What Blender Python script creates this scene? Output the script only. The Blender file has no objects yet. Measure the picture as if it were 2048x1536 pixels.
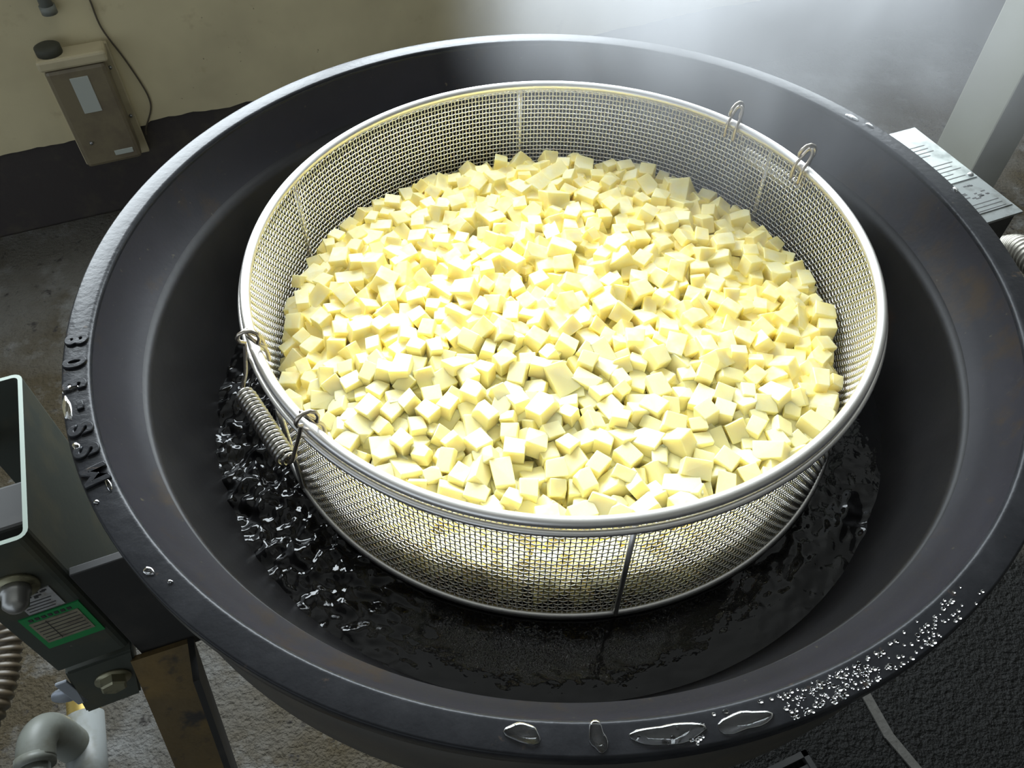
import bpy, bmesh, math, random
import numpy as np
from mathutils import Vector, Matrix, Quaternion

sc = bpy.context.scene
col = sc.collection
PI = math.pi
rnd = random.Random(7)
nr = np.random.RandomState(11)

# ---------------------------------------------------------------- camera
CAM = Vector((-0.03420, -0.49300, 0.44189))
pitch, roll = 0.882491, 0.0111381
F_ = Vector((0, math.cos(pitch), -math.sin(pitch)))
R0 = Vector((1, 0, 0)); U0 = R0.cross(F_)
R_ = R0 * math.cos(roll) + U0 * math.sin(roll)
U_ = -R0 * math.sin(roll) + U0 * math.cos(roll)
cd = bpy.data.cameras.new('camera'); cam = bpy.data.objects.new('camera', cd); col.objects.link(cam)
cd.sensor_width = 36; cd.lens = 1600 / 2048 * 36; cd.clip_start = 0.01
m = Matrix((R_, U_, -F_)).transposed().to_4x4(); m.translation = CAM
cam.matrix_world = m
sc.camera = cam

# ---------------------------------------------------------------- room frame (walls are turned 23.2 degrees)
YAW = math.radians(23.19)
E1 = Vector((math.cos(YAW), math.sin(YAW), 0)); E2 = Vector((-math.sin(YAW), math.cos(YAW), 0))
FL = -0.75
WALL = 1.295
def L(x, y, z): return E1 * x + E2 * y + Vector((0, 0, z))

# ---------------------------------------------------------------- world, daylight, exposure
w = bpy.data.worlds.new('world'); sc.world = w; w.use_nodes = True
bg = w.node_tree.nodes['Background']
bg.inputs[0].default_value = (0.80, 0.90, 1.0, 1); bg.inputs[1].default_value = 1.0
WX0, WX1, WZ0, WZ1 = -0.85, 1.90, 0.27, 1.10          # window opening in the back wall
ld = bpy.data.lights.new('window_daylight', 'AREA'); ld.shape = 'RECTANGLE'
ld.size = WX1 - WX0; ld.size_y = WZ1 - WZ0; ld.energy = 152; ld.color = (0.86, 0.945, 1.0)
lo = bpy.data.objects.new('window_daylight', ld); col.objects.link(lo)
lm = Matrix((E1, Vector((0, 0, 1)), E1.cross(Vector((0, 0, 1))))).transposed()
# area lights shine along local -Z: local Z must point away from the room (+E2)
zax = E2; xax = -E1; yax = zax.cross(xax)
lm = Matrix((xax, yax, zax)).transposed().to_4x4(); lm.translation = L((WX0 + WX1) / 2, WALL + 0.06, (WZ0 + WZ1) / 2)
lo.matrix_world = lm
sc.view_settings.view_transform = 'Standard'; sc.view_settings.look = 'None'
sc.view_settings.gamma = 1; sc.view_settings.use_curve_mapping = False
sc.view_settings.exposure = 0.35

# ---------------------------------------------------------------- materials
def mat(name, base, rough=0.5, metal=0.0, noise=None, bump=None, spec=0.5, **kw):
    """noise = list of (scale, detail, colour, lo, hi) layers mixed over the base; bump = (scale, strength, distance)"""
    mt = bpy.data.materials.new(name); mt.use_nodes = True
    nt = mt.node_tree; N = nt.nodes; K = nt.links
    b = N['Principled BSDF']
    b.inputs['Base Color'].default_value = (*base, 1); b.inputs['Roughness'].default_value = rough
    b.inputs['Metallic'].default_value = metal; b.inputs['Specular IOR Level'].default_value = spec
    tc = N.new('ShaderNodeTexCoord')
    if noise:
        prev = None
        for sca, det, c2, lo_, hi_ in noise:
            t = N.new('ShaderNodeTexNoise'); t.inputs['Scale'].default_value = sca; t.inputs['Detail'].default_value = det
            t.inputs['Roughness'].default_value = 0.65
            K.new(tc.outputs['Object'], t.inputs['Vector'])
            mr = N.new('ShaderNodeMapRange'); mr.inputs[1].default_value = lo_; mr.inputs[2].default_value = hi_
            K.new(t.outputs['Fac'], mr.inputs[0])
            mx = N.new('ShaderNodeMix'); mx.data_type = 'RGBA'
            K.new(mr.outputs[0], mx.inputs[0])
            if prev is None: mx.inputs[6].default_value = (*base, 1)
            else: K.new(prev, mx.inputs[6])
            mx.inputs[7].default_value = (*c2, 1)
            prev = mx.outputs[2]
        K.new(prev, b.inputs['Base Color'])
    if bump:
        last = None
        for sca, stg, dist in (bump if isinstance(bump, list) else [bump]):
            t = N.new('ShaderNodeTexNoise'); t.inputs['Scale'].default_value = sca; t.inputs['Detail'].default_value = 4
            K.new(tc.outputs['Object'], t.inputs['Vector'])
            bp = N.new('ShaderNodeBump'); bp.inputs['Strength'].default_value = stg; bp.inputs['Distance'].default_value = dist
            K.new(t.outputs['Fac'], bp.inputs['Height'])
            if last is not None: K.new(last, bp.inputs['Normal'])
            last = bp.outputs[0]
        K.new(last, b.inputs['Normal'])
    for k, v in kw.items(): b.inputs[k.replace('_', ' ')].default_value = v
    return mt

M = {}
M['plaster'] = mat('cream_plaster', (0.56, 0.49, 0.305), 0.8, noise=[(3, 4, (0.45, 0.39, 0.245), 0.45, 0.7), (60, 2, (0.12, 0.10, 0.07), 0.73, 0.78), (18, 3, (0.40, 0.33, 0.20), 0.62, 0.8)], bump=(90, 0.15, 0.002))
M['chip'] = mat('chipped_edge', (0.50, 0.45, 0.30), 0.9, bump=(60, 0.5, 0.004))
M['skirting'] = mat('dark_skirting', (0.035, 0.028, 0.026), 0.7, noise=[(14, 4, (0.06, 0.05, 0.035), 0.5, 0.75)], bump=(40, 0.3, 0.003))
M['floor'] = mat('worn_concrete', (0.085, 0.08, 0.07), 0.75, noise=[(2.2, 5, (0.046, 0.036, 0.020), 0.42, 0.60), (9, 5, (0.15, 0.15, 0.145), 0.52, 0.72), (45, 3, (0.025, 0.022, 0.02), 0.62, 0.72)], bump=[(150, 0.9, 0.008), (25, 0.4, 0.006)])
def wet_shaded_floor(mt):
    # wetness and shade painted into the floor colour, front right of the kettle
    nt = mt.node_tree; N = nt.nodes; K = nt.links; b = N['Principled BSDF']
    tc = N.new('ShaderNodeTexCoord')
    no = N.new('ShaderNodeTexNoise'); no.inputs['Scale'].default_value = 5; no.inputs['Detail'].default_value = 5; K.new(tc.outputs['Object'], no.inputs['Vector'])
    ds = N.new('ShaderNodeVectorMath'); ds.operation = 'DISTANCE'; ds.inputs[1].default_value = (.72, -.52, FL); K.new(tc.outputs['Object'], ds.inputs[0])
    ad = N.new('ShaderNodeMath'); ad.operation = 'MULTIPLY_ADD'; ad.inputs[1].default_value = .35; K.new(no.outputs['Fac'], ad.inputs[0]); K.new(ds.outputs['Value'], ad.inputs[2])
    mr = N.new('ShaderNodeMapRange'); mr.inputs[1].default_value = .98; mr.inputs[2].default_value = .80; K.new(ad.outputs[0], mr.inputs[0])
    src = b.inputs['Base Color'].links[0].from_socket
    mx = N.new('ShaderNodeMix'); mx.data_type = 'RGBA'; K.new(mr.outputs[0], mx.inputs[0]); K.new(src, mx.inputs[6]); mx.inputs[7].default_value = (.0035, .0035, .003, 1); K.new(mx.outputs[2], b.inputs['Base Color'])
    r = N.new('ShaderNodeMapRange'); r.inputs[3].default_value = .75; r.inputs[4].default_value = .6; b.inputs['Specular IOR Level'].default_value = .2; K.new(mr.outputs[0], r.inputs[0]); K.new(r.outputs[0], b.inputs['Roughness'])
wet_shaded_floor(M['floor'])
M['joint'] = mat('mortar_joint', (0.06, 0.057, 0.05), 0.8, bump=(120, 0.6, 0.003))
M['ceiling'] = mat('ceiling_board', (0.33, 0.32, 0.30), 0.9)
M['side_wall'] = mat('added_wall_grey', (0.12, 0.115, 0.10), 0.85, noise=[(3, 4, (0.08, 0.075, 0.065), 0.45, 0.7)])
M['iron'] = mat('cast_iron', (0.0115, 0.0108, 0.0138), 0.50, 0.0, noise=[(7, 5, (0.016, 0.0148, 0.019), 0.45, 0.7), (16, 5, (0.024, 0.0155, 0.0085), 0.56, 0.70), (160, 2, (0.05, 0.045, 0.03), 0.70, 0.78)], bump=[(220, 0.12, 0.001)], spec=0.15)
M['rim'] = mat('worn_iron_rim', (0.014, 0.0145, 0.0165), 0.28, 0.0, noise=[(30, 5, (0.022, 0.0225, 0.025), 0.45, 0.7), (55, 4, (0.07, 0.05, 0.035), 0.64, 0.74)], bump=[(160, 0.22, 0.0012), (600, 0.15, 0.0004)], spec=0.12)
M['jacket'] = mat('jacket_iron', (0.030, 0.028, 0.024), 0.6, noise=[(9, 5, (0.05, 0.042, 0.030), 0.45, 0.7)], bump=(60, 0.3, 0.001))
M['lining'] = mat('dark_lining', (0.009, 0.0085, 0.009), 0.48, noise=[(10, 5, (0.014, 0.013, 0.013), 0.45, 0.7), (5, 5, (0.026, 0.014, 0.009), 0.60, 0.72)], bump=[(120, 0.15, 0.001)], spec=0.22)  # lower inner wall, coloured darker than the bowl above the ridge
M['steel'] = mat('bright_steel', (0.80, 0.78, 0.75), 0.36, 1.0)
M['wire'] = mat('steel_wire', (0.78, 0.76, 0.72), 0.36, 1.0)
M['spring'] = mat('spring_wire', (0.52, 0.50, 0.46), 0.25, 1.0)
M['hook'] = mat('hook_wire', (0.50, 0.45, 0.38), 0.3, 1.0)
M['green_steel'] = mat('painted_channel_steel', (0.036, 0.042, 0.034), 0.55, 0.0, noise=[(12, 5, (0.060, 0.057, 0.036), 0.5, 0.7), (70, 3, (0.14, 0.13, 0.10), 0.70, 0.76)], bump=(90, 0.2, 0.001))
M['edge_paint'] = mat('pale_green_edge', (0.26, 0.31, 0.27), 0.45)
M['rust'] = mat('rusty_leg', (0.10, 0.07, 0.03), 0.65, noise=[(9, 5, (0.17, 0.11, 0.035), 0.45, 0.7), (28, 4, (0.03, 0.026, 0.022), 0.55, 0.68)], bump=(70, 0.5, 0.002))
M['dark_steel'] = mat('dark_steel', (0.016, 0.016, 0.016), 0.6, noise=[(20, 4, (0.028, 0.026, 0.024), 0.5, 0.7)])
M['bolt'] = mat('dirty_zinc', (0.24, 0.23, 0.15), 0.4, 0.6, noise=[(60, 3, (0.10, 0.09, 0.06), 0.5, 0.7)])
M['nut'] = mat('dull_nut', (0.30, 0.30, 0.29), 0.35, 0.8)
M['green_label'] = mat('green_print', (0.008, 0.19, 0.05), 0.45)
M['panel_print'] = mat('label_panel', (0.20, 0.185, 0.13), 0.5, noise=[(90, 3, (0.13, 0.11, 0.08), 0.5, 0.65)])
M['ink'] = mat('dark_ink', (0.03, 0.03, 0.03), 0.6)
M['white_label'] = mat('grimy_white_label', (0.30, 0.30, 0.30), 0.5, noise=[(80, 3, (0.2, 0.19, 0.17), 0.5, 0.7)])
M['name_plate'] = mat('silver_name_plate', (0.75, 0.80, 0.80), 0.18, 0.7, noise=[(40, 3, (0.42, 0.46, 0.46), 0.5, 0.7)])
M['grey_plate'] = mat('grey_name_plate', (0.30, 0.32, 0.32), 0.3, 0.6, noise=[(60, 3, (0.2, 0.21, 0.2), 0.5, 0.7)])
M['post'] = mat('cream_post_paint', (0.22, 0.225, 0.185), 0.55, noise=[(4, 3, (0.19, 0.19, 0.15), 0.45, 0.7)])
M['pvc'] = mat('grey_pipe', (0.16, 0.17, 0.15), 0.5, noise=[(25, 4, (0.11, 0.11, 0.085), 0.5, 0.7)], bump=(60, 0.15, 0.001))
M['pale_pvc'] = mat('pale_fitting', (0.17, 0.18, 0.175), 0.45, noise=[(20, 4, (0.09, 0.085, 0.06), 0.5, 0.72)])
M['brass'] = mat('brass_thread', (0.45, 0.33, 0.10), 0.4, 0.8)
M['hose'] = mat('brown_hose', (0.075, 0.056, 0.032), 0.5, noise=[(20, 3, (0.04, 0.03, 0.018), 0.5, 0.7)])
M['silver_hose'] = mat('silver_hose', (0.16, 0.15, 0.125), 0.4, 0.5)
M['tab'] = mat('pale_steel_tab', (0.34, 0.37, 0.42), 0.4, 0.5)
M['cover'] = mat('smoked_cover', (0.17, 0.14, 0.085), 0.45, noise=[(12, 4, (0.115, 0.09, 0.06), 0.45, 0.7)], Alpha=1.0)
M['lid'] = mat('cream_box_lid', (0.44, 0.38, 0.245), 0.6, noise=[(10, 3, (0.34, 0.29, 0.18), 0.5, 0.7)])
M['meter_label'] = mat('meter_label', (0.38, 0.40, 0.36), 0.6)
M['rubber'] = mat('black_rubber', (0.04, 0.04, 0.028), 0.7)
M['wood'] = mat('window_frame_wood', (0.35, 0.33, 0.28), 0.6)
M['cable'] = mat('brown_cable', (0.075, 0.06, 0.04), 0.6)
M['potato'] = mat('boiled_potato', (0.97, 0.86, 0.38), 0.40, noise=[(70, 2, (0.97, 0.90, 0.52), 0.42, 0.62)], bump=(420, 0.08, 0.001), spec=0.5)
pb = M['potato'].node_tree.nodes['Principled BSDF']
pb.inputs['Subsurface Weight'].default_value = 0.85; pb.inputs['Subsurface Scale'].default_value = 0.011
pb.subsurface_method = 'BURLEY'
pb.inputs['Subsurface Radius'].default_value = (1.0, 0.75, 0.25)
M['drop'] = mat('clear_water', (1, 1, 1), 0.0, Transmission_Weight=1.0, IOR=1.33)
M['water'] = mat('dark_broth', (0.004, 0.0038, 0.004), 0.04, spec=0.4, bump=[(26, 0.25, 0.004), (90, 0.12, 0.0015)], IOR=1.33)

# ---------------------------------------------------------------- builders
def tag(o, label=None, cat=None, group=None, kind=None):
    if label: o['label'] = label
    if cat: o['category'] = cat
    if group: o['group'] = group
    if kind: o['kind'] = kind
    return o
def obj(name, me, mt, parent=None, smooth=False):
    if isinstance(me, bmesh.types.BMesh):
        bm = me; me = bpy.data.meshes.new(name); bm.to_mesh(me); bm.free()
    o = bpy.data.objects.new(name, me); col.objects.link(o)
    if mt and not me.materials: me.materials.append(M[mt] if isinstance(mt, str) else mt)
    if smooth: me.polygons.foreach_set('use_smooth', [True] * len(me.polygons))
    if parent:
        o.parent = parent
        o.matrix_parent_inverse = parent.matrix_basis.inverted()
    return o
def empty(name, loc): 
    o = bpy.data.objects.new(name, None); col.objects.link(o); o.location = loc; o.empty_display_size = 0.05
    return o
def bbox(bm, x0, x1, y0, y1, z0, z1, f=L, bev=0.0):
    """a box in room coordinates"""
    b2 = bmesh.new()
    vs = [b2.verts.new((x, y, z)) for z in (z0, z1) for y in (y0, y1) for x in (x0, x1)]
    for q in ((0, 2, 3, 1), (4, 5, 7, 6), (0, 1, 5, 4), (2, 6, 7, 3), (0, 4, 6, 2), (1, 3, 7, 5)): b2.faces.new([vs[i] for i in q])
    if bev: bmesh.ops.bevel(b2, geom=list(b2.edges), offset=bev, segments=2, affect='EDGES', profile=0.5)
    mp = {}
    for v in b2.verts: mp[v] = bm.verts.new(f(*v.co) if f else v.co)
    for fc in b2.faces: bm.faces.new([mp[v] for v in fc.verts])
    b2.free()
    return bm
def box(name, dims, mt, parent=None, f=L, bev=0.0):
    return obj(name, bbox(bmesh.new(), *dims, f=f, bev=bev), mt, parent)
def tube_data(pts, r, n=8, closed=False, cap=True):
    pts = [Vector(p) for p in pts]; N = len(pts)
    rs = r if isinstance(r, (list, tuple)) else [r] * N
    V = []; Fc = []
    T = []
    for i in range(N):
        a = pts[i - 1] if (closed or i > 0) else pts[i]; b = pts[(i + 1) % N] if (closed or i < N - 1) else pts[i]
        T.append((b - a).normalized())
    u = T[0].orthogonal().normalized()
    for i in range(N):
        u = (u - T[i] * u.dot(T[i])).normalized(); v = T[i].cross(u)
        for k in range(n):
            a = 2 * PI * k / n; V.append(pts[i] + (u * math.cos(a) + v * math.sin(a)) * rs[i])
    for i in range(N if closed else N - 1):
        for k in range(n):
            j = (i + 1) % N
            Fc.append((i * n + k, i * n + (k + 1) % n, j * n + (k + 1) % n, j * n + k))
    if cap and not closed:
        Fc.append(tuple(range(n - 1, -1, -1))); Fc.append(tuple((N - 1) * n + k for k in range(n)))
    return V, Fc
def tube(name, pts, r, mt, parent=None, n=10, closed=False):
    V, Fc = tube_data(pts, r, n, closed)
    me = bpy.data.meshes.new(name); me.from_pydata(V, [], Fc); me.update()
    return obj(name, me, mt, parent, True)
def smoothpts(P, n=8, closed=False):
    P = [Vector(p) for p in P]; out = []
    N = len(P)
    for i in range(N if closed else N - 1):
        p0 = P[i - 1] if (i > 0 or closed) else P[0]; p1 = P[i]; p2 = P[(i + 1) % N]; p3 = P[(i + 2) % N] if (i + 2 < N or closed) else P[-1]
        for k in range(n):
            t = k / n
            out.append(0.5 * ((2 * p1) + (p2 - p0) * t + (2 * p0 - 5 * p1 + 4 * p2 - p3) * t * t + (3 * p1 - p0 - 3 * p2 + p3) * t ** 3))
    if not closed: out.append(P[-1])
    return out
def lathe(name, prof, mt, parent=None, n=256, closed=False, cx=0, cy=0):
    V = []; Fc = []; K = len(prof)
    for i in range(n):
        a = 2 * PI * i / n
        for r, z in prof: V.append((cx + r * math.cos(a), cy + r * math.sin(a), z))
    for i in range(n):
        j = (i + 1) % n
        for k in range(K if closed else K - 1):
            k2 = (k + 1) % K
            Fc.append((i * K + k, j * K + k, j * K + k2, i * K + k2))
    me = bpy.data.meshes.new(name); me.from_pydata(V, [], Fc); me.update()
    bm = bmesh.new(); bm.from_mesh(me); bmesh.ops.remove_doubles(bm, verts=bm.verts, dist=1e-6); bmesh.ops.recalc_face_normals(bm, faces=bm.faces); bm.to_mesh(me); bm.free()
    return obj(name, me, mt, parent, True)
def autosmooth(o, deg=35):
    me = o.data
    bm = bmesh.new(); bm.from_mesh(me)
    for e in bm.edges:
        if len(e.link_faces) == 2: e.smooth = e.calc_face_angle(0) < math.radians(deg)
    bm.to_mesh(me); bm.free()
    return o

# ================================================================ the setting
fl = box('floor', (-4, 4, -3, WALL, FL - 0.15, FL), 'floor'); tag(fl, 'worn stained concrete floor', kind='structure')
bm = bmesh.new()
xs = [0.41 + 0.004 * rnd.uniform(-1, 1) for _ in range(40)]
for i in range(39):
    y0 = -1.6 + i * 0.06; y1 = y0 + 0.06
    a, b, c, d = L(xs[i] - 0.008 + rnd.uniform(-.002, .002), y0, FL + .003), L(xs[i] + 0.006, y0, FL + .003), L(xs[i + 1] + 0.006, y1, FL + .003), L(xs[i + 1] - 0.008, y1, FL + .003)
    lowv = [Vector((p.x, p.y, FL - .01)) for p in (a, b, c, d)]
    vs = [bm.verts.new(p) for p in (a, b, c, d)] + [bm.verts.new(p) for p in lowv]
    for q in ((0, 1, 2, 3), (0, 4, 5, 1), (2, 6, 7, 3), (1, 5, 6, 2), (0, 3, 7, 4)): bm.faces.new([vs[k] for k in q])
obj('slab_joint', bm, 'joint', fl)
# back wall with the window opening above the picture
bm = bmesh.new()
for d in ((-4, WX0, FL - .1, 1.7), (WX1, 4, FL - .1, 1.7), (WX0, WX1, FL - .1, WZ0), (WX0, WX1, WZ1, 1.7)):
    bbox(bm, d[0], d[1], WALL + 0.006, WALL + 0.12, d[2], d[3])
wb = obj('wall_back', bm, 'skirting'); tag(wb, 'cream plastered wall with dark painted foot behind the kettle', kind='structure')
# plaster coat: ends in a chipped ragged lower edge above the dark foot of the wall
bm = bmesh.new()
N = 500; xa = -3.0; xb = 3.5
top = []; bot = []; prev = 0
for i in range(N + 1):
    x = xa + (xb - xa) * i / N
    prev = prev * 0.7 + rnd.uniform(-.0022, .0022)
    z = -0.556 + prev + (0.0 if -0.36 > x or x > 0.2 else 0.006)
    bot.append((x, z))
fr = []; bk = []
for x, z in bot: fr.append(bm.verts.new(L(x, WALL, z))); bk.append(bm.verts.new(L(x, WALL + .008, z - .002)))
tp = [bm.verts.new(L(x, WALL, 0.20)) for x, z in bot]
for i in range(N):
    bm.faces.new((fr[i], fr[i + 1], tp[i + 1], tp[i])); f2 = bm.faces.new((bk[i], bk[i + 1], fr[i + 1], fr[i])); f2.material_index = 1
for d in ((xa, WX0, .2, 1.7), (WX1, xb, .2, 1.7), (WX0, WX1, .2, WZ0), (WX0, WX1, WZ1, 1.7)):
    bbox(bm, d[0], d[1], WALL, WALL + .006, d[2], d[3])
pl = obj('plaster_coat', bm, 'plaster', wb); pl.data.materials.append(M['chip'])
wn = empty('window_1', L((WX0 + WX1) / 2, WALL, WZ0)); tag(wn, 'wide window in the back wall above the kettle', kind='structure')
for x in (WX0, (2 * WX0 + WX1) / 3, (WX0 + 2 * WX1) / 3, WX1):
    box('window_frame', (x - .02, x + .02, WALL + .01, WALL + .05, WZ0, WZ1), 'wood', wn)
for z in (WZ0, WZ1): box('window_frame', (WX0, WX1, WALL - .01, WALL + .05, z - .02, z + .02), 'wood', wn)
ce = box('ceiling', (-4, 4, -3, WALL + .1, 1.7, 1.75), 'ceiling'); tag(ce, 'dark ceiling boards', kind='structure')
wr_side = box('shade_wall_right', (1.95, 2.05, -2.2, WALL, FL - .1, 1.7), 'side_wall'); tag(wr_side, 'added unseen wall shading the floor right of the kettle', kind='structure')  # added unseen wall, keeps side light off the front right floor
wf = box('shade_wall_front', (-1.2, 1.95, -2.2, -2.1, FL - .1, 1.7), 'side_wall'); tag(wf, 'added unseen wall shading the floor from behind the viewer', kind='structure')  # added unseen wall, closes off light from behind the camera

# cream square post beyond the right-hand support
pt = empty('square_post', L(1.3, .6, FL)); tag(pt, 'cream painted square post behind the silver name plate', 'post')
box('shaft', (1.30, 1.41, .541, .655, FL, 1.7), 'post', pt, bev=.004)
box('foot_plate', (1.27, 1.44, .511, .685, FL, FL + .008), 'post', pt, bev=.002)

# meter box on the wall, wire and conduit stub
mb = empty('meter_box', L(-.44, WALL, -.60)); tag(mb, 'dirty cream box with smoked cover and white label on the wall', 'box')
box('back_plate', (-.505, -.372, WALL - .012, WALL - .0002, -.612, -.360), 'lid', mb, bev=.002)
box('cover', (-.497, -.385, WALL - .060, WALL - .012, -.592, -.374), 'cover', mb, bev=.008)
box('lid', (-.503, -.376, WALL - .062, WALL - .012, -.374, -.352), 'lid', mb, bev=.005)
box('label_panel', (-.458, -.424, WALL - .0615, WALL - .058, -.470, -.394), 'meter_label', mb, bev=.0008)
box('maker_tag', (-.435, -.398, WALL - .0615, WALL - .058, -.574, -.563), 'meter_label', mb, bev=.0008)
for x, z in ((-.383, -.41), (-.381, -.52), (-.497, -.60), (-.47, -.535)):
    p = L(x, WALL - .012 if x > -.39 or x < -.49 else WALL - .06, z); q = p - E2 * .004
    tube('screw', [p, q], [.004, .003], 'nut', mb, 8)
cap = []
for k in range(12): cap.append(.022)
tube('plug', [L(-.475, WALL - .032, -.353), L(-.475, WALL - .032, -.338), L(-.475, WALL - .032, -.335)], [.024, .024, .018], 'rubber', mb, 20)
wire = [(-.378, -.20), (-.374, -.262), (-.372, -.281), (-.371, -.335), (-.352, -.40), (-.337, -.465), (-.334, -.50), (-.341, -.525), (-.362, -.560), (-.366, -.575)]
o = tube('bell_wire', smoothpts([L(x, WALL - .004, z) for x, z in wire], 6), .0018, 'cable', None, 6); tag(o, 'thin brown wire running down the cream wall', 'wire')
o = empty('conduit', L(-.44, WALL - .014, -.285)); tag(o, 'grey conduit end above the dirty meter box', 'conduit')
tube('pipe', [L(-.447, WALL - .014, -.02), L(-.447, WALL - .014, -.285)], .012, 'pvc', o, 16)
tube('collar', [L(-.447, WALL - .014, -.272), L(-.447, WALL - .014, -.287)], .0145, 'pvc', o, 16)

# ================================================================ kettle
RI, RO = .36, .3798
ket = empty('cooking_kettle', (0, 0, FL)); ket.location = (0, 0, -.33)
tag(ket, 'large round black cast iron kettle with flat raised-letter rim', 'kettle')
def arc(cx, cz, r, a0, a1, n):
    return [(cx + r * math.cos(math.radians(a0 + (a1 - a0) * i / n)), cz + r * math.sin(math.radians(a0 + (a1 - a0) * i / n))) for i in range(n + 1)]
prof = arc(.3635, -.0035, .0035, 180, 90, 6) + arc(.3778, -.002, .002, 90, 0, 4) + [(.3798, -.012)] + arc(.3783, -.012, .0015, 0, -90, 2) + [(.366, -.0135), (.360, -.0135)]
lathe('rim', prof, 'rim', ket, 320, True)
inner = [(.3603, -.004), (.3580, -.011), (.3535, -.0215), (.3475, -.0320), (.3418, -.0395), (.3378, -.0432), (.3345, -.056), (.3265, -.087), (.318, -.115), (.307, -.1424), (.28, -.195), (.21, -.262), (.1, -.298), (0, -.305)]
outer = [(0, -.332), (.12, -.325), (.25, -.282), (.33, -.2), (.362, -.13), (.3685, -.1225), (.3705, -.118), (.3705, -.0135), (.3603, -.0135)]
bowl = lathe('bowl', inner[:6] + [(.345, -.0475), (.36, -.045)], 'iron', ket, 256, True); autosmooth(bowl, 40)
bowl = lathe('jacket', outer[:-1] + [(.3655, -.0135), (.3655, -.118), (.355, -.13), (.32, -.2), (.25, -.272), (.12, -.315), (0, -.322)], 'jacket', ket, 200, True)
lathe('lining', inner[5:] + [(0, -.310), (.1, -.304), (.215, -.268), (.287, -.198), (.314, -.1424), (.335, -.087), (.341, -.056), (.343, -.0490)], 'lining', ket, 256, True).name; autosmooth(ket.children[-1], 40)
# raised letters on the rim, read from inside the kettle
RM = .3695
def letter(ch, ang, size=.0205):
    cu = bpy.data.curves.new('t', 'FONT'); cu.body = ch; cu.size = size; cu.extrude = .0007; cu.bevel_depth = .0006; cu.bevel_resolution = 1
    cu.align_x = 'CENTER'; cu.align_y = 'CENTER'; cu.offset = .0007
    t = bpy.data.objects.new('t', cu); col.objects.link(t)
    dg = bpy.context.evaluated_depsgraph_get(); me = bpy.data.meshes.new_from_object(t.evaluated_get(dg)); 
    bpy.data.objects.remove(t); bpy.data.curves.remove(cu)
    a = math.radians(ang)
    up = Vector((math.cos(a), math.sin(a), 0)); right = up.cross(Vector((0, 0, 1)))
    mt = Matrix((right, up, Vector((0, 0, 1)))).transposed().to_4x4(); mt.translation = up * RM + Vector((0, 0, .0005))
    me.transform(mt)
    me.materials.clear()
    return obj('raised_letter', me, 'rim', ket)
for ch, a in (('8', -165.6), ('0', -162.0), ('3', -158.6), ('-', -155.3), ('S', -151.9), ('S', -148.8), ('M', -145.3)): letter(ch, a)
for s, y0 in ((-1, .05), (1, .05)):
    tube('trunnion', [L(s * .27, y0, -.25), L(s * (.385 if s < 0 else .446), y0 if s > 0 else -.007, -.25)], .022, 'dark_steel', ket, 24)

# broth
wz = -.1424
NR, NA = 170, 720
V = [(0, 0, wz)]; Fc = []
def hnoise(x, y): 
    h = 0
    for k, (fx, fy, ph, am) in enumerate(WV): h += am * math.sin(fx * x + fy * y + ph)
    return h
WV = []
for k in range(60):
    wl = .006 * 9 ** rnd.random(); a = rnd.uniform(0, 2 * PI); WV.append((2 * PI / wl * math.cos(a), 2 * PI / wl * math.sin(a), rnd.uniform(0, 6.3), wl * .0155))
def amp(x, y):
    a = math.degrees(math.atan2(y, x)); d = abs((a + 152 + 180) % 360 - 180)
    g = 1.0 if d < 18 else max(0.0, 1 - (d - 18) / 26)
    d2 = math.hypot(x - .255, y + .155); g2 = max(0, 1 - d2 / .045)
    d3 = math.hypot(x - .20, y + .19); g3 = .25 * max(0, 1 - d3 / .08)
    return .05 + .95 * max(g, g2 * .8, g3)
for i in range(1, NR + 1):
    r = .3078 * (i / NR) ** .6
    for k in range(NA):
        a = 2 * PI * k / NA; x = r * math.cos(a); y = r * math.sin(a)
        V.append((x, y, wz + amp(x, y) * hnoise(x, y)))
for k in range(NA): Fc.append((0, 1 + k, 1 + (k + 1) % NA))
for i in range(NR - 1):
    for k in range(NA):
        a = 1 + i * NA; b = a + NA; k2 = (k + 1) % NA; Fc.append((a + k, b + k, b + k2, a + k2))
me = bpy.data.meshes.new('broth'); me.from_pydata(V, [], Fc); me.update()
wo = obj('boiling_water', me, 'water', None, True); tag(wo, 'dark boiling water inside the kettle', 'water', kind='stuff')

# ================================================================ basket
BX, BY = .0055, .0195
ZR, ZB = -.006, -.139
RT, RB = .2575, .2605
def brad(z): return RT + (RB - RT) * (ZR - z) / (ZR - ZB)
bk_ = empty('strainer_basket', (BX, BY, ZB)); tag(bk_, 'round stainless wire mesh basket heaped with diced potato', 'basket')
def ringpts(r, z, n=200): return [(BX + r * math.cos(2 * PI * i / n), BY + r * math.sin(2 * PI * i / n), z) for i in range(n)]
tube('top_ring', ringpts(RT + .001, ZR + .002), .0043, 'steel', bk_, 12, True)
tube('band_ring', ringpts(RT + .0055, ZR - .0045), .0026, 'steel', bk_, 10, True)
tube('bottom_ring', ringpts(RB + .001, ZB), .0034, 'steel', bk_, 10, True)
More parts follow.
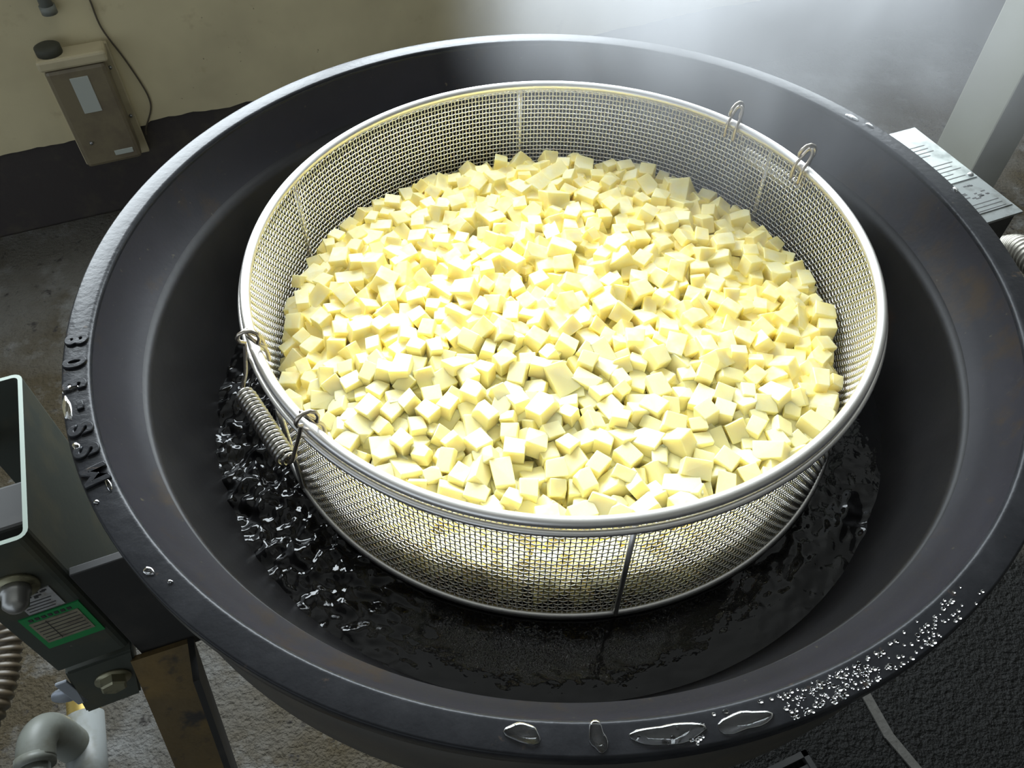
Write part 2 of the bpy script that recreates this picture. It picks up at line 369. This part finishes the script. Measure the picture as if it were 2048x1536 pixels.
# woven mesh: upright wires and hoops pass over and under each other
NV, NH = 432, 26
z0m, z1m = ZB + .001, ZR
V = []; Fc = []
wr = .00060; wav = .00055
def addtube(pts, closed):
    v, f = tube_data(pts, wr, 4, closed, False); b = len(V); V.extend(v); Fc.extend([tuple(b + i for i in q) for q in f])
for k in range(NV):
    a = 2 * PI * k / NV; pts = []
    for j in range(NH * 2 + 1):
        z = z0m + (z1m - z0m) * j / (NH * 2)
        off = 0 if j % 2 else wav * (1 if ((j // 2) + k) % 2 else -1)
        r = brad(z) + off; pts.append((BX + r * math.cos(a), BY + r * math.sin(a), z))
    addtube(pts, False)
me = bpy.data.meshes.new('mesh_uprights'); me.from_pydata(V, [], Fc); me.update()
tag(obj('mesh_uprights', me, 'wire', bk_, True), kind='stuff')
V = []; Fc = []
for j in range(1, NH):
    z = z0m + (z1m - z0m) * j / NH; pts = []
    for k in range(NV * 2):
        a = PI * k / NV
        off = 0 if k % 2 else wav * (-1 if (j + k // 2) % 2 else 1)
        r = brad(z) + off; pts.append((BX + r * math.cos(a), BY + r * math.sin(a), z))
    addtube(pts, True)
me = bpy.data.meshes.new('mesh_hoops'); me.from_pydata(V, [], Fc); me.update()
tag(obj('mesh_hoops', me, 'wire', bk_, True), kind='stuff')
V = []; Fc = []
for k in range(-50, 51):
    x = k * .005; hw = math.sqrt(max(0, RB ** 2 - x * x))
    addtube([(BX + x, BY - hw, ZB), (BX + x, BY + hw, ZB)], False); addtube([(BX - hw, BY + x, ZB + .001), (BX + hw, BY + x, ZB + .001)], False)
me = bpy.data.meshes.new('mesh_base'); me.from_pydata(V, [], Fc); me.update()
tag(obj('mesh_base', me, 'wire', bk_), kind='stuff')
for a in (-81.1, -144.9, 158.6, 97.5, 36.6, -22.0):
    t = math.radians(a); c, s = math.cos(t), math.sin(t)
    o1 = .0026
    tube('support_rod', [(BX + (brad(z) + o1) * c, BY + (brad(z) + o1) * s, z) for z in (ZR - .003, ZB)], .0022, 'steel', bk_, 8)
def pol(a, r, z): 
    t = math.radians(a); return Vector((BX + r * math.cos(t), BY + r * math.sin(t), z))
def bracket(a, lean):
    """hairpin eye welded to the inside of the top ring"""
    d = 1.15
    P = [pol(a - d, RT - .006, ZR - .010), pol(a - d, RT - .006, ZR + .004), pol(a - d * .9, RT - .002 + lean * .3, ZR + .012), pol(a - d * .6, RT + lean * .8, ZR + .019), pol(a, RT + lean, ZR + .0215),
         pol(a + d * .6, RT + lean * .8, ZR + .019), pol(a + d * .9, RT - .002 + lean * .3, ZR + .012), pol(a + d, RT - .006, ZR + .004), pol(a + d, RT - .006, ZR - .010)]
    return tube('bracket_eye', smoothpts(P, 5), .0016, 'hook', bk_, 8)
def handle(a0, a1, lean, drop, out):
    """bail: an eye at either end hooked in a bracket and a coil spring grip between"""
    for a in (a0, a1): bracket(a, lean)
    am = (a0 + a1) / 2; sgn = 1 if a1 > a0 else -1
    A = pol(a0, RT + lean, ZR + .016); B = pol(a1, RT + lean, ZR + .016)
    g0 = pol(a0 + sgn * 2.2, RT + out, ZR - drop); g1 = pol(a1 - sgn * 2.2, RT + out, ZR - drop)
    def eye(a, p, g):
        d = (g - p).normalized(); side = pol(a + 1, RT, 0) - pol(a - 1, RT, 0); side.normalize()
        outw = (pol(a, 1, 0) - pol(a, 0, 0)).normalized()
        c = p + Vector((0, 0, .001)); pts = []
        for k in range(9):
            t = 2 * PI * k / 10 - PI * .35
            pts.append(c + outw * .0075 * math.cos(t) + Vector((0, 0, 1)) * .0075 * math.sin(t) + side * .0008 * k)
        return pts
    e0 = eye(a0, A, g0); e1 = eye(a1, B, g1)
    path = list(reversed(e0)) + smoothpts([e0[0], (e0[0] + g0) / 2 + Vector((0, 0, -.004)), g0, g0 + (g1 - g0) * .5, g1, (e1[0] + g1) / 2 + Vector((0, 0, -.004)), e1[0]], 6)[1:] + e1[1:]
    hw = tube('bail_handle', path, .0016, 'hook', bk_, 8)
    # spring grip
    ax = (g1 - g0); ln = ax.length; ax.normalize(); u = ax.orthogonal().normalized(); v = ax.cross(u)
    turns = 19; pts = []
    for k in range(turns * 14 + 1):
        t = k / (turns * 14); an = 2 * PI * turns * t; rr = .0066
        if t < .03: rr *= .45 + .55 * t / .03
        if t > .97: rr *= .45 + .55 * (1 - t) / .03
        pts.append(g0 + ax * (ln * t) + (u * math.cos(an) + v * math.sin(an)) * rr)
    sp = tube('spring_grip', pts, .00155, 'spring', hw, 6)
handle(-153.9, -133.6, .003, .030, .020)
handle(46.6, 27.3, .003, .034, .018)

# ================================================================ diced potato
variants = []
for k in range(24):
    bm = bmesh.new()
    sx, sy, sz = (rnd.uniform(.82, 1.18) for _ in range(3))
    if k % 5 == 0: sx *= 1.35
    if k % 7 == 3: sz *= .62
    vs = [Vector((x * sx / 2, y * sy / 2, z * sz / 2)) for z in (-1, 1) for y in (-1, 1) for x in (-1, 1)]
    tpx, tpy = rnd.uniform(-.16, .16), rnd.uniform(-.16, .16)
    bv = []
    for v in vs:
        f = 1 + (tpx if v.x > 0 else 0); g = 1 + (tpy if v.y > 0 else 0)
        q = Vector((v.x * g + .10 * v.z * tpx * 6, v.y * f, v.z * (1 + (tpx - tpy) * (.5 if v.x > 0 else -.5))))
        q += Vector([rnd.uniform(-.045, .045) for _ in range(3)])
        bv.append(bm.verts.new(q))
    for q in ((0, 2, 3, 1), (4, 5, 7, 6), (0, 1, 5, 4), (2, 6, 7, 3), (0, 4, 6, 2), (1, 3, 7, 5)): bm.faces.new([bv[i] for i in q])
    if k % 6 == 2:   # a corner piece cut off the round of the tuber
        bmesh.ops.bevel(bm, geom=[bv[7]], offset=.38, segments=1, affect='VERTICES')
    bmesh.ops.bevel(bm, geom=list(bm.edges), offset=.035, segments=1, affect='EDGES', profile=.5)
    bmesh.ops.triangulate(bm, faces=[f for f in bm.faces if len(f.verts) > 4]); bmesh.ops.recalc_face_normals(bm, faces=bm.faces)
    me = bpy.data.meshes.new('potato_cube'); bm.to_mesh(me); bm.free(); me.materials.append(M['potato'])
    variants.append((me, max(sx, sy, sz)))
SIDE = .0140
def surf(x, y):
    """level of the heap inside the basket"""
    r = math.hypot(x, y) / .25
    return -.079 + .010 * (1 - r * r) - .022 * max(0, (-x - .10) / .15) * max(0, min(1, (.06 - y) / .10)) + .006 * math.sin(14 * x + 3) * math.cos(17 * y)
PX = np.zeros((6000, 5)); n = 0          # x, y, z, radius, variant
fails = 0
while n < 5200 and fails < 900:
    rad = SIDE * math.exp(rnd.gauss(0, .10)) * .5
    K = 14
    rr = np.sqrt(nr.rand(K)) * (.2575 - rad * 1.45); an = nr.rand(K) * 2 * PI
    X = rr * np.cos(an); Y = rr * np.sin(an)
    Z = np.full(K, ZB + .002 + rad)
    if n:
        dx = X[:, None] - PX[None, :n, 0]; dy = Y[:, None] - PX[None, :n, 1]
        S2 = (rad + PX[None, :n, 3]) ** 2 * 1.02 - dx * dx - dy * dy
        cz = np.where(S2 > 0, PX[None, :n, 2] + .86 * np.sqrt(np.maximum(S2, 0)), -9)
        Z = np.maximum(Z, cz.max(1))
    k = int(Z.argmin())
    if Z[k] + rad * .8 > surf(X[k], Y[k]): fails += 1; continue
    PX[n] = (X[k], Y[k], Z[k], rad, rnd.randrange(24)); n += 1
PX = PX[:n]
mats = []
for x, y, z, rad, v in PX:
    q = Quaternion((0, 0, 1), rnd.uniform(0, 2 * PI)) 
    ta = rnd.uniform(0, 2 * PI); tilt = rnd.gauss(0, .38)
    q = Quaternion((math.cos(ta), math.sin(ta), 0), tilt) @ q
    mm = q.to_matrix().to_4x4(); mm.translation = (BX + x, BY + y, z)
    mats.append(mm @ Matrix.Scale(rad * 2.22, 4))
# which cubes show largest: the nearest ones that are seen over the rim and not behind another cube
W = PX[:, :3] + np.array([BX, BY, 0]); cpos = np.array(CAM); D = W - cpos; dist = np.linalg.norm(D, axis=1); Dn = D / dist[:, None]
vis = []
order = np.argsort(dist)
for i in order:
    dd = Dn[i]; a = dd[0] ** 2 + dd[1] ** 2; b = 2 * ((cpos[0] - BX) * dd[0] + (cpos[1] - BY) * dd[1]); c = (cpos[0] - BX) ** 2 + (cpos[1] - BY) ** 2 - RT ** 2
    t = (-b - math.sqrt(max(0, b * b - 4 * a * c))) / (2 * a)
    if cpos[2] + t * dd[2] < ZR + .004: continue
    pr = (W - cpos) @ dd
    near = (pr < dist[i] - .004) & (pr > dist[i] - .05)
    off = np.linalg.norm(W[near] - cpos - pr[near][:, None] * dd, axis=1)
    if (off < .0068).any(): continue
    vis.append(int(i))
    if len(vis) >= 300: break
front = set(vis)
for i in vis:
    o = bpy.data.objects.new('potato_cube', variants[int(PX[i, 4])][0]); col.objects.link(o); o.matrix_world = mats[i]
    k = int(PX[i, 4]); shape = 'flat potato piece' if k % 7 == 3 else 'long potato piece' if k % 5 == 0 else 'corner-cut potato cube' if k % 6 == 2 else 'squarish potato cube'
    az = math.degrees(math.atan2(PX[i, 1], PX[i, 0])); rho = math.hypot(PX[i, 0], PX[i, 1])
    row = 'touching the mesh' if rho > .232 else 'close to the mesh' if rho > .20 else 'a little way in'
    side = "left of the basket's front rod" if az < -112 else "right of the basket's front rod" if az > -62 else "behind the basket's front rod"
    tag(o, 'pale yellow %s %s, %s' % (shape, row, side), 'potato cube', 'diced potato at the front of the basket')
V = []; Fc = []
for i in range(n):
    if i in front: continue
    me = variants[int(PX[i, 4])][0]; b = len(V); mm = mats[i]
    for v in me.vertices:      # pieces lying on the wall are pressed flat against the mesh
        q = mm @ v.co; rr2 = math.hypot(q.x - BX, q.y - BY)
        if rr2 > .2555: q.x = BX + (q.x - BX) * .2555 / rr2; q.y = BY + (q.y - BY) * .2555 / rr2
        q.z = max(q.z, ZB + .002); V.append(q)
    Fc.extend([tuple(b + k for k in p.vertices) for p in me.polygons])
me = bpy.data.meshes.new('diced_potato'); me.from_pydata(V, [], Fc); me.update()
o = obj('diced_potato', me, 'potato'); tag(o, 'heap of pale yellow potato cubes filling the middle and back of the basket', 'diced potato', kind='stuff')

# ================================================================ left support: upright channel with labels
ls = empty('support_bracket', L(-.47, .05, -.396)); tag(ls, 'grey green steel channel support with green label left of the kettle', 'bracket')
T = .0036
bm = bmesh.new()
# rounded C profile open to the left, swept upward
prf = [(-.505, .136), (-.449, .136)] + [(-.449 + .008 * math.sin(t), .128 + .008 * math.cos(t)) for t in (PI / 8, PI / 4, 3 * PI / 8, PI / 2)] + \
      [(-.441, -.028)] + [(-.449 + .008 * math.cos(t), -.028 - .008 * math.sin(t)) for t in (PI / 8, PI / 4, 3 * PI / 8, PI / 2)] + [(-.505, -.036)]
def offs(p, d):
    out = []
    for i in range(len(p)):
        a = Vector(p[max(i - 1, 0)]); b = Vector(p[min(i + 1, len(p) - 1)]); t = (b - a).normalized(); nn = Vector((t.y, -t.x))
        out.append(Vector(p[i]) + nn * d)
    return out
pin = offs(prf, T)
zt, zb = -.09, -.300
rows = [(prf, zt), (pin, zt), (pin, zb), (prf, zb)]
vv = [[bm.verts.new(L(p[0], p[1], z)) for p in pr] for pr, z in rows]
for i in range(4):
    A = vv[i]; B = vv[(i + 1) % 4]
    for k in range(len(prf) - 1):
        f = bm.faces.new((A[k], A[k + 1], B[k + 1], B[k]))
        if i == 0: f.material_index = 1
for k in (0, -1):
    f = bm.faces.new([vv[i][k] for i in range(4)])
ch = obj('channel', bm, 'green_steel', ls); ch.data.materials.append(M['edge_paint'])
bm = bmesh.new()
fp = [(-.501, -.304), (-.441, -.304), (-.464, -.396), (-.517, -.396)]
fa = [bm.verts.new(L(x, -.040, z)) for x, z in fp]; fb = [bm.verts.new(L(x, .125, z)) for x, z in fp]
bm.faces.new(fa); bm.faces.new(fb[::-1])
for k in range(4): bm.faces.new((fa[k], fa[(k + 1) % 4], fb[(k + 1) % 4], fb[k]))
bmesh.ops.recalc_face_normals(bm, faces=bm.faces); bmesh.ops.bevel(bm, geom=list(bm.edges), offset=.002, segments=2, affect='EDGES')
obj('foot_block', bm, 'green_steel', ls)
box('gap_shade_plate', (-.4405, -.381, -.034, -.026, -.345, -.16), 'dark_steel', ls, bev=.001)  # added dark plate filling the shadowed gap between channel and kettle
box('gap_shade_block', (-.4405, -.381, -.026, .04, -.345, -.295), 'dark_steel', ls, bev=.004)  # added dark block, fills the same shadowed gap above the leg
box('axle', (-.56, -.446, -.004, .040, -.135, -.115), 'dark_steel', ls, bev=.003)
box('axle_cap', (-.53, -.50, .095, .12, -.16, -.14), 'nut', ls, bev=.004)
fy = -.036
pn = box('certificate_label', (-.494, -.447, fy - .0012, fy + .001, -.254, -.195), 'green_label', ls)
box('print_panel', (-.490, -.4515, fy - .0018, fy, -.243, -.205), 'panel_print', pn)
for k in range(6):
    z = -.2095 - k * .0058
    box('print_line', (-.488, -.4535, fy - .0021, fy, z - .00045, z + .00045), 'ink', pn)
box('print_line', (-.478, -.4775, fy - .0021, fy, -.241, -.207), 'ink', pn)
for k in range(7):
    x = -.488 + k * .005
    box('title_mark', (x, x + .003, fy - .0016, fy, -.2025, -.1985), 'ink', pn)
st = box('sticker', (-.484, -.456, fy - .0010, fy + .001, -.192, -.160), 'white_label', ls)
for k in range(4):
    z = -.184 + k * .0045 - .004
    box('print_line', (-.482, -.462 + .002 * (k % 2), fy - .0014, fy, z - .0004, z + .0004), 'ink', st)
for k in range(8):
    x = -.478 + rnd.uniform(0, .016); z = -.172 + rnd.uniform(-.004, .009)
    box('print_mark', (x, x + rnd.uniform(.0015, .004), fy - .0014, fy, z, z + .0018), 'ink', st)
def hexbolt(parent, p, r, h, mt, washer=True):
    if washer: tube('washer', [p, p - E2 * .0025], r * 1.3, mt, parent, 24)
    bm = bmesh.new(); a = []; b = []; c = []
    zz = Vector((0, 0, 1))
    for k in range(6):
        t = PI / 3 * k + .3; d = E1 * math.cos(t) + zz * math.sin(t)
        a.append(bm.verts.new(p + d * r)); b.append(bm.verts.new(p - E2 * h * .85 + d * r)); c.append(bm.verts.new(p - E2 * h + d * r * .85))
    for k in range(6):
        j = (k + 1) % 6; bm.faces.new((a[k], a[j], b[j], b[k])); bm.faces.new((b[k], b[j], c[j], c[k]))
    bm.faces.new(c); bm.normal_update(); bmesh.ops.recalc_face_normals(bm, faces=bm.faces)
    return obj('bolt_head', bm, mt, parent)
hexbolt(ls, L(-.4725, -.040, -.342), .0125, .012, 'bolt')
p = L(-.4745, fy, -.146)
tube('washer', [p, p - E2 * .003], .017, 'bolt', ls, 24)
tube('acorn_nut', [p - E2 * .002, p - E2 * .009, p - E2 * .010, p - E2 * .018, p - E2 * .022, p - E2 * .024], [.011, .011, .0095, .0095, .006, .001], 'nut', ls, 18)
box('tab', (-.516, -.5055, -.040, -.037, -.372, -.318), 'tab', ls, bev=.0008)
tube('tab_disc', [L(-.517, -.0375, -.350), L(-.517, -.0345, -.350)], .014, 'tab', ls, 20)
# rusty angle-iron leg
lg = empty('angle_iron_stand', Vector((-.367, -.32, FL))); tag(lg, 'rusty angle iron leg under the green labelled bracket', 'stand')
A = Vector((-.380, -.194, -.285)); B = Vector((-.367, -.325, FL))
A = Vector((-.374, -.202, -.325)); B = Vector((-.374, -.322, FL))
ax = (B - A).normalized(); side = Vector((.90, .43, 0)); side = (side - ax * side.dot(ax)).normalized(); nrm = ax.cross(side)
def legbox(a0, a1, b0, b1):
    bm = bmesh.new(); vs = []
    for P in (A, B):
        for u, v in ((a0, b0), (a1, b0), (a1, b1), (a0, b1)): vs.append(bm.verts.new(P + side * u + nrm * v))
    for k in range(4): bm.faces.new((vs[k], vs[(k + 1) % 4], vs[4 + (k + 1) % 4], vs[4 + k]))
    bm.faces.new(vs[3::-1]); bm.faces.new(vs[4:]); bmesh.ops.recalc_face_normals(bm, faces=bm.faces)
    return bm
obj('front_flange', legbox(-.026, .026, -.003, .003), 'rust', lg)
obj('side_flange', legbox(.026, .032, -.003, .050), 'dark_steel', lg)
box('foot_pad', (-.51, -.42, -.20, -.12, FL, FL + .008), 'rust', lg)

# ================================================================ right support with the name plates
rs = empty('name_plate_support', L(.49, .05, FL)); tag(rs, 'dark steel support column topped by a silver name plate right of the kettle', 'bracket')
box('column', (.445, .533, -.022, .140, FL, -.093), 'dark_steel', rs, bev=.002)
box('top_cap', (.442, .536, -.025, .143, -.093, -.090), 'grey_plate', rs)
sp = box('silver_name_plate', (.452, .534, .040, .140, -.0902, -.0888), 'name_plate', rs)
gp = box('grey_name_plate', (.452, .534, -.012, .036, -.0902, -.0890), 'grey_plate', rs)
for k in range(11):
    y = .108 - k * .0062
    if k in (4, 5): continue
    box('print_line', (.460, .460 + rnd.uniform(.05, .068), y, y + .0011, -.0892, -.0886), 'ink', sp)
for k in range(3):
    y = .001 - k * .0055
    box('print_line', (.460, .527, y, y + .0009, -.0893, -.0888), 'ink', gp)
for k in range(26):
    x = .462 + rnd.uniform(0, .06); y = .008 + rnd.uniform(0, .022)
    box('print_mark', (x, x + rnd.uniform(.003, .007), y, y + .0014, -.0893, -.0888), 'ink', gp)
tube('screw', [L(.529, .045, -.0888), L(.529, .045, -.087)], [.0035, .0025], 'nut', rs, 10)
def corrugated(name, pts, r, pitch, mt, label, cat):
    P = smoothpts(pts, 10); ln = sum((P[i + 1] - P[i]).length for i in range(len(P) - 1)); nseg = int(ln / pitch) * 4
    out = []; seg = 0; acc = 0; cum = [0]
    for i in range(len(P) - 1): cum.append(cum[-1] + (P[i + 1] - P[i]).length)
    for k in range(nseg + 1):
        s = ln * k / nseg
        while seg < len(P) - 2 and cum[seg + 1] < s: seg += 1
        t = (s - cum[seg]) / max(1e-9, cum[seg + 1] - cum[seg]); out.append(P[seg].lerp(P[seg + 1], t))
    o = tube(name, out, [r * (1, .93, .80, .93)[k % 4] for k in range(nseg + 1)], mt, None, 18)
    return tag(o, label, cat)
corrugated('flexible_hose', [L(.69, .10, -.34), L(.680, .045, -.245), L(.660, -.005, -.22), L(.64, -.08, -.23), L(.62, -.16, -.28)], .018, .0068, 'silver_hose', 'silver corrugated hose end beside the right support', 'hose')
corrugated('flexible_hose', [L(-.60, .20, -.37), L(-.597, .12, -.40), L(-.601, .07, -.42), L(-.622, .015, -.43), L(-.680, -.04, -.44)], .0155, .0088, 'hose', 'brown corrugated hose beside the green labelled bracket', 'hose')

# ================================================================ grey pipe run under the bracket
pr_ = empty('pipe_fitting', L(-.57, -.03, -.46)); tag(pr_, 'grey plastic pipe elbow and brass threaded tee below the bracket', 'pipe')
pz = -.46
tube('pipe', [L(-.593, -.030, pz), L(-.597, -.25, pz)], .0145, 'pvc', pr_, 24)
el = smoothpts([L(-.592, -.040, pz), L(-.591, -.022, pz), L(-.587, -.010, pz - .006), L(-.582, -.006, pz - .022), L(-.582, -.006, pz - .075)], 6)
tube('elbow', el, .0190, 'pvc', pr_, 28)
tube('collar', [L(-.593, -.036, pz), L(-.593, -.046, pz)], .0198, 'pvc', pr_, 28)
tube('tee', [L(-.573, .030, pz - .088), L(-.575, -.085, pz - .088)], .0215, 'pale_pvc', pr_, 28)
th_ = []
rr_ = []
for k in range(17): th_.append(L(-.573, .030 + k * .0018, pz - .088)); rr_.append(.0185 if k % 2 else .0165)
tube('threaded_nipple', th_, rr_, 'brass', pr_, 24)
tube('feed_pipe', [L(-.573, .058, pz - .088), L(-.50, .30, pz - .12)], .014, 'pvc', pr_, 18)

# ================================================================ floor drain
dr = empty('floor_drain', L(.24, -.37, FL)); tag(dr, 'small black slotted drain grate on the dark floor by the kettle', 'drain')
bm = bmesh.new()
for d in ((.17, .2805, -.318, -.310), (.17, .2805, -.43, -.422), (.17, .178, -.43, -.31), (.2725, .2805, -.43, -.31)): bbox(bm, d[0], d[1], d[2], d[3], FL, FL + .012)
obj('frame', bm, 'dark_steel', dr)
for k in range(6): box('slat', (.178, .2725, -.334 - k * .016, -.327 - k * .016, FL, FL + .009), 'dark_steel', dr)

# ================================================================ water on the rim
def drop(name, ang, rad, wa, wr_, h, seed, label=None, group=None, bmtgt=None):
    r2 = random.Random(seed); nn = 20
    ph = [r2.uniform(0, 6.3) for _ in range(3)]
    bm = bmtgt or bmesh.new(); rings = []
    a = math.radians(ang); up = Vector((math.cos(a), math.sin(a), 0)); tg = Vector((-up.y, up.x, 0)); c = up * rad
    for f, z in ((1, 0), (.96, .35), (.86, .68), (.62, .92), (.3, 1.0)):
        ring = []
        for k in range(nn):
            t = 2 * PI * k / nn; q = f * (1 + .16 * math.sin(2 * t + ph[0]) + .09 * math.sin(3 * t + ph[1]) + .05 * math.sin(5 * t + ph[2]))
            ring.append(bm.verts.new(c + tg * (wa * q * math.cos(t)) + up * (wr_ * q * math.sin(t)) + Vector((0, 0, .0001 + h * z))))
        rings.append(ring)
    for i in range(4):
        for k in range(nn): bm.faces.new((rings[i][k], rings[i][(k + 1) % nn], rings[i + 1][(k + 1) % nn], rings[i + 1][k]))
    bm.faces.new(rings[-1]); bm.faces.new(rings[0][::-1])
    if bmtgt: return
    o = obj(name, bm, 'drop', None, True)
    return tag(o, label, 'water drop', group)
for spec in ((-94.1, .3685, .0088, .0060, .0022, 1, 'rounded water drop alone on the front of the rim'),
             (-88.0, .3690, .0050, .0080, .0016, 2, 'narrow water streak across the front of the rim'),
             (-82.2, .3705, .0180, .0062, .0022, 3, 'long water puddle on the front right of the rim'),
             (-75.8, .3715, .0140, .0058, .0020, 4, 'wide water puddle beside the small droplets on the rim'),
             (-155.5, .3765, .0130, .0028, .0014, 5, 'water puddle beside the dash of the raised lettering'),
             (-158.2, .3735, .0040, .0050, .0014, 6, 'water puddle across the raised three on the rim'),
             (-149.9, .3755, .0040, .0026, .0012, 7, 'small water drop between the raised letters'),
             (-143.6, .3655, .0060, .0020, .0012, 8, 'water drop at the foot of the last raised letter'),
             (-142.2, .3760, .0016, .0016, .0010, 9, 'tiny round water drop beyond the last raised letter'),
             (-132.0, .3735, .0040, .0024, .0012, 10, 'curved water drop on the lower left of the rim'),
             (-129.6, .3690, .0016, .0014, .0010, 11, 'round water drop on the lower left of the rim'),
             (35.9, .3700, .0070, .0030, .0014, 12, 'wet patch on the rim next to the silver name plate'),
             (33.0, .3735, .0040, .0024, .0014, 13, 'water drop on the rim against the silver name plate'),
             (15.8, .3765, .0030, .0018, .0014, 14, 'bright water drop on the rim above the dark column')):
    drop('water_drop', *spec[:6], label=spec[6])
bm = bmesh.new()
for k in range(420):
    a = -84 + 40 * rnd.random() ** 1.0; a = rnd.triangular(-86, -48, -70); r = rnd.uniform(.3640, .3778); s = rnd.uniform(.0004, .0012) * (1.3 if rnd.random() < .1 else 1)
    if -86 < a < -78.5 and .363 < r < .378 and rnd.random() < .8: continue
    if -79 < a < -72 and .365 < r < .378: continue
    nn = 8; c = Vector((r * math.cos(math.radians(a)), r * math.sin(math.radians(a)), .0001)); rg = []
    e = rnd.uniform(.7, 1.6)
    for f, z in ((1, 0), (.8, .6), (.35, .95)): rg.append([bm.verts.new(c + Vector((s * e * f * math.cos(2 * PI * q / nn), s * f * math.sin(2 * PI * q / nn), s * .8 * z))) for q in range(nn)])
    for i in range(2):
        for q in range(nn): bm.faces.new((rg[i][q], rg[i][(q + 1) % nn], rg[i + 1][(q + 1) % nn], rg[i + 1][q]))
    bm.faces.new(rg[-1]); bm.faces.new(rg[0][::-1])
o = obj('water_beads', bm, 'drop', None, True); tag(o, 'fine water beads scattered over the front right of the rim', 'water beads', kind='stuff')

# ================================================================ steam
def steam(name, c, rad, dens, seed, label):
    bm = bmesh.new(); bmesh.ops.create_icosphere(bm, subdivisions=3, radius=1.0)
    for v in bm.verts: v.co = Vector((v.co.x * rad[0], v.co.y * rad[1], v.co.z * rad[2]))
    mt = bpy.data.materials.new(name); mt.use_nodes = True; nt = mt.node_tree; N = nt.nodes; K = nt.links
    N.remove(N['Principled BSDF'])
    vp = N.new('ShaderNodeVolumePrincipled'); vp.inputs['Color'].default_value = (.97, .98, 1, 1); vp.inputs['Anisotropy'].default_value = .5
    tc = N.new('ShaderNodeTexCoord')
    no = N.new('ShaderNodeTexNoise'); no.inputs['Scale'].default_value = 5.0; no.inputs['Detail'].default_value = 3; no.inputs['Distortion'].default_value = .8
    mp = N.new('ShaderNodeMapping'); mp.inputs['Location'].default_value = (seed, seed * 2, 0); mp.inputs['Scale'].default_value = (1, 1, .6)
    K.new(tc.outputs['Object'], mp.inputs[0]); K.new(mp.outputs[0], no.inputs['Vector'])
    mr = N.new('ShaderNodeMapRange'); mr.inputs[1].default_value = .40; mr.inputs[2].default_value = .70; mr.inputs[3].default_value = .06
    K.new(no.outputs['Fac'], mr.inputs[0])
    dv = N.new('ShaderNodeVectorMath'); dv.operation = 'DIVIDE'; dv.inputs[1].default_value = rad; K.new(tc.outputs['Object'], dv.inputs[0])
    ln = N.new('ShaderNodeVectorMath'); ln.operation = 'LENGTH'; K.new(dv.outputs[0], ln.inputs[0])
    fo = N.new('ShaderNodeMapRange'); fo.interpolation_type = 'SMOOTHSTEP'; fo.inputs[1].default_value = 1.0; fo.inputs[2].default_value = .25; K.new(ln.outputs['Value'], fo.inputs[0])
    mu = N.new('ShaderNodeMath'); mu.operation = 'MULTIPLY'; K.new(mr.outputs[0], mu.inputs[0]); K.new(fo.outputs[0], mu.inputs[1])
    m2 = N.new('ShaderNodeMath'); m2.operation = 'MULTIPLY'; K.new(mu.outputs[0], m2.inputs[0]); m2.inputs[1].default_value = dens
    K.new(m2.outputs[0], vp.inputs['Density']); K.new(vp.outputs[0], N['Material Output'].inputs['Volume'])
    o = obj(name, bm, mt); o.location = c
    return tag(o, label, 'steam', kind='stuff')
steam('steam', (.21, .34, .12), (.34, .36, .42), 6.8, 4.7, 'pale steam drifting over the back of the kettle')
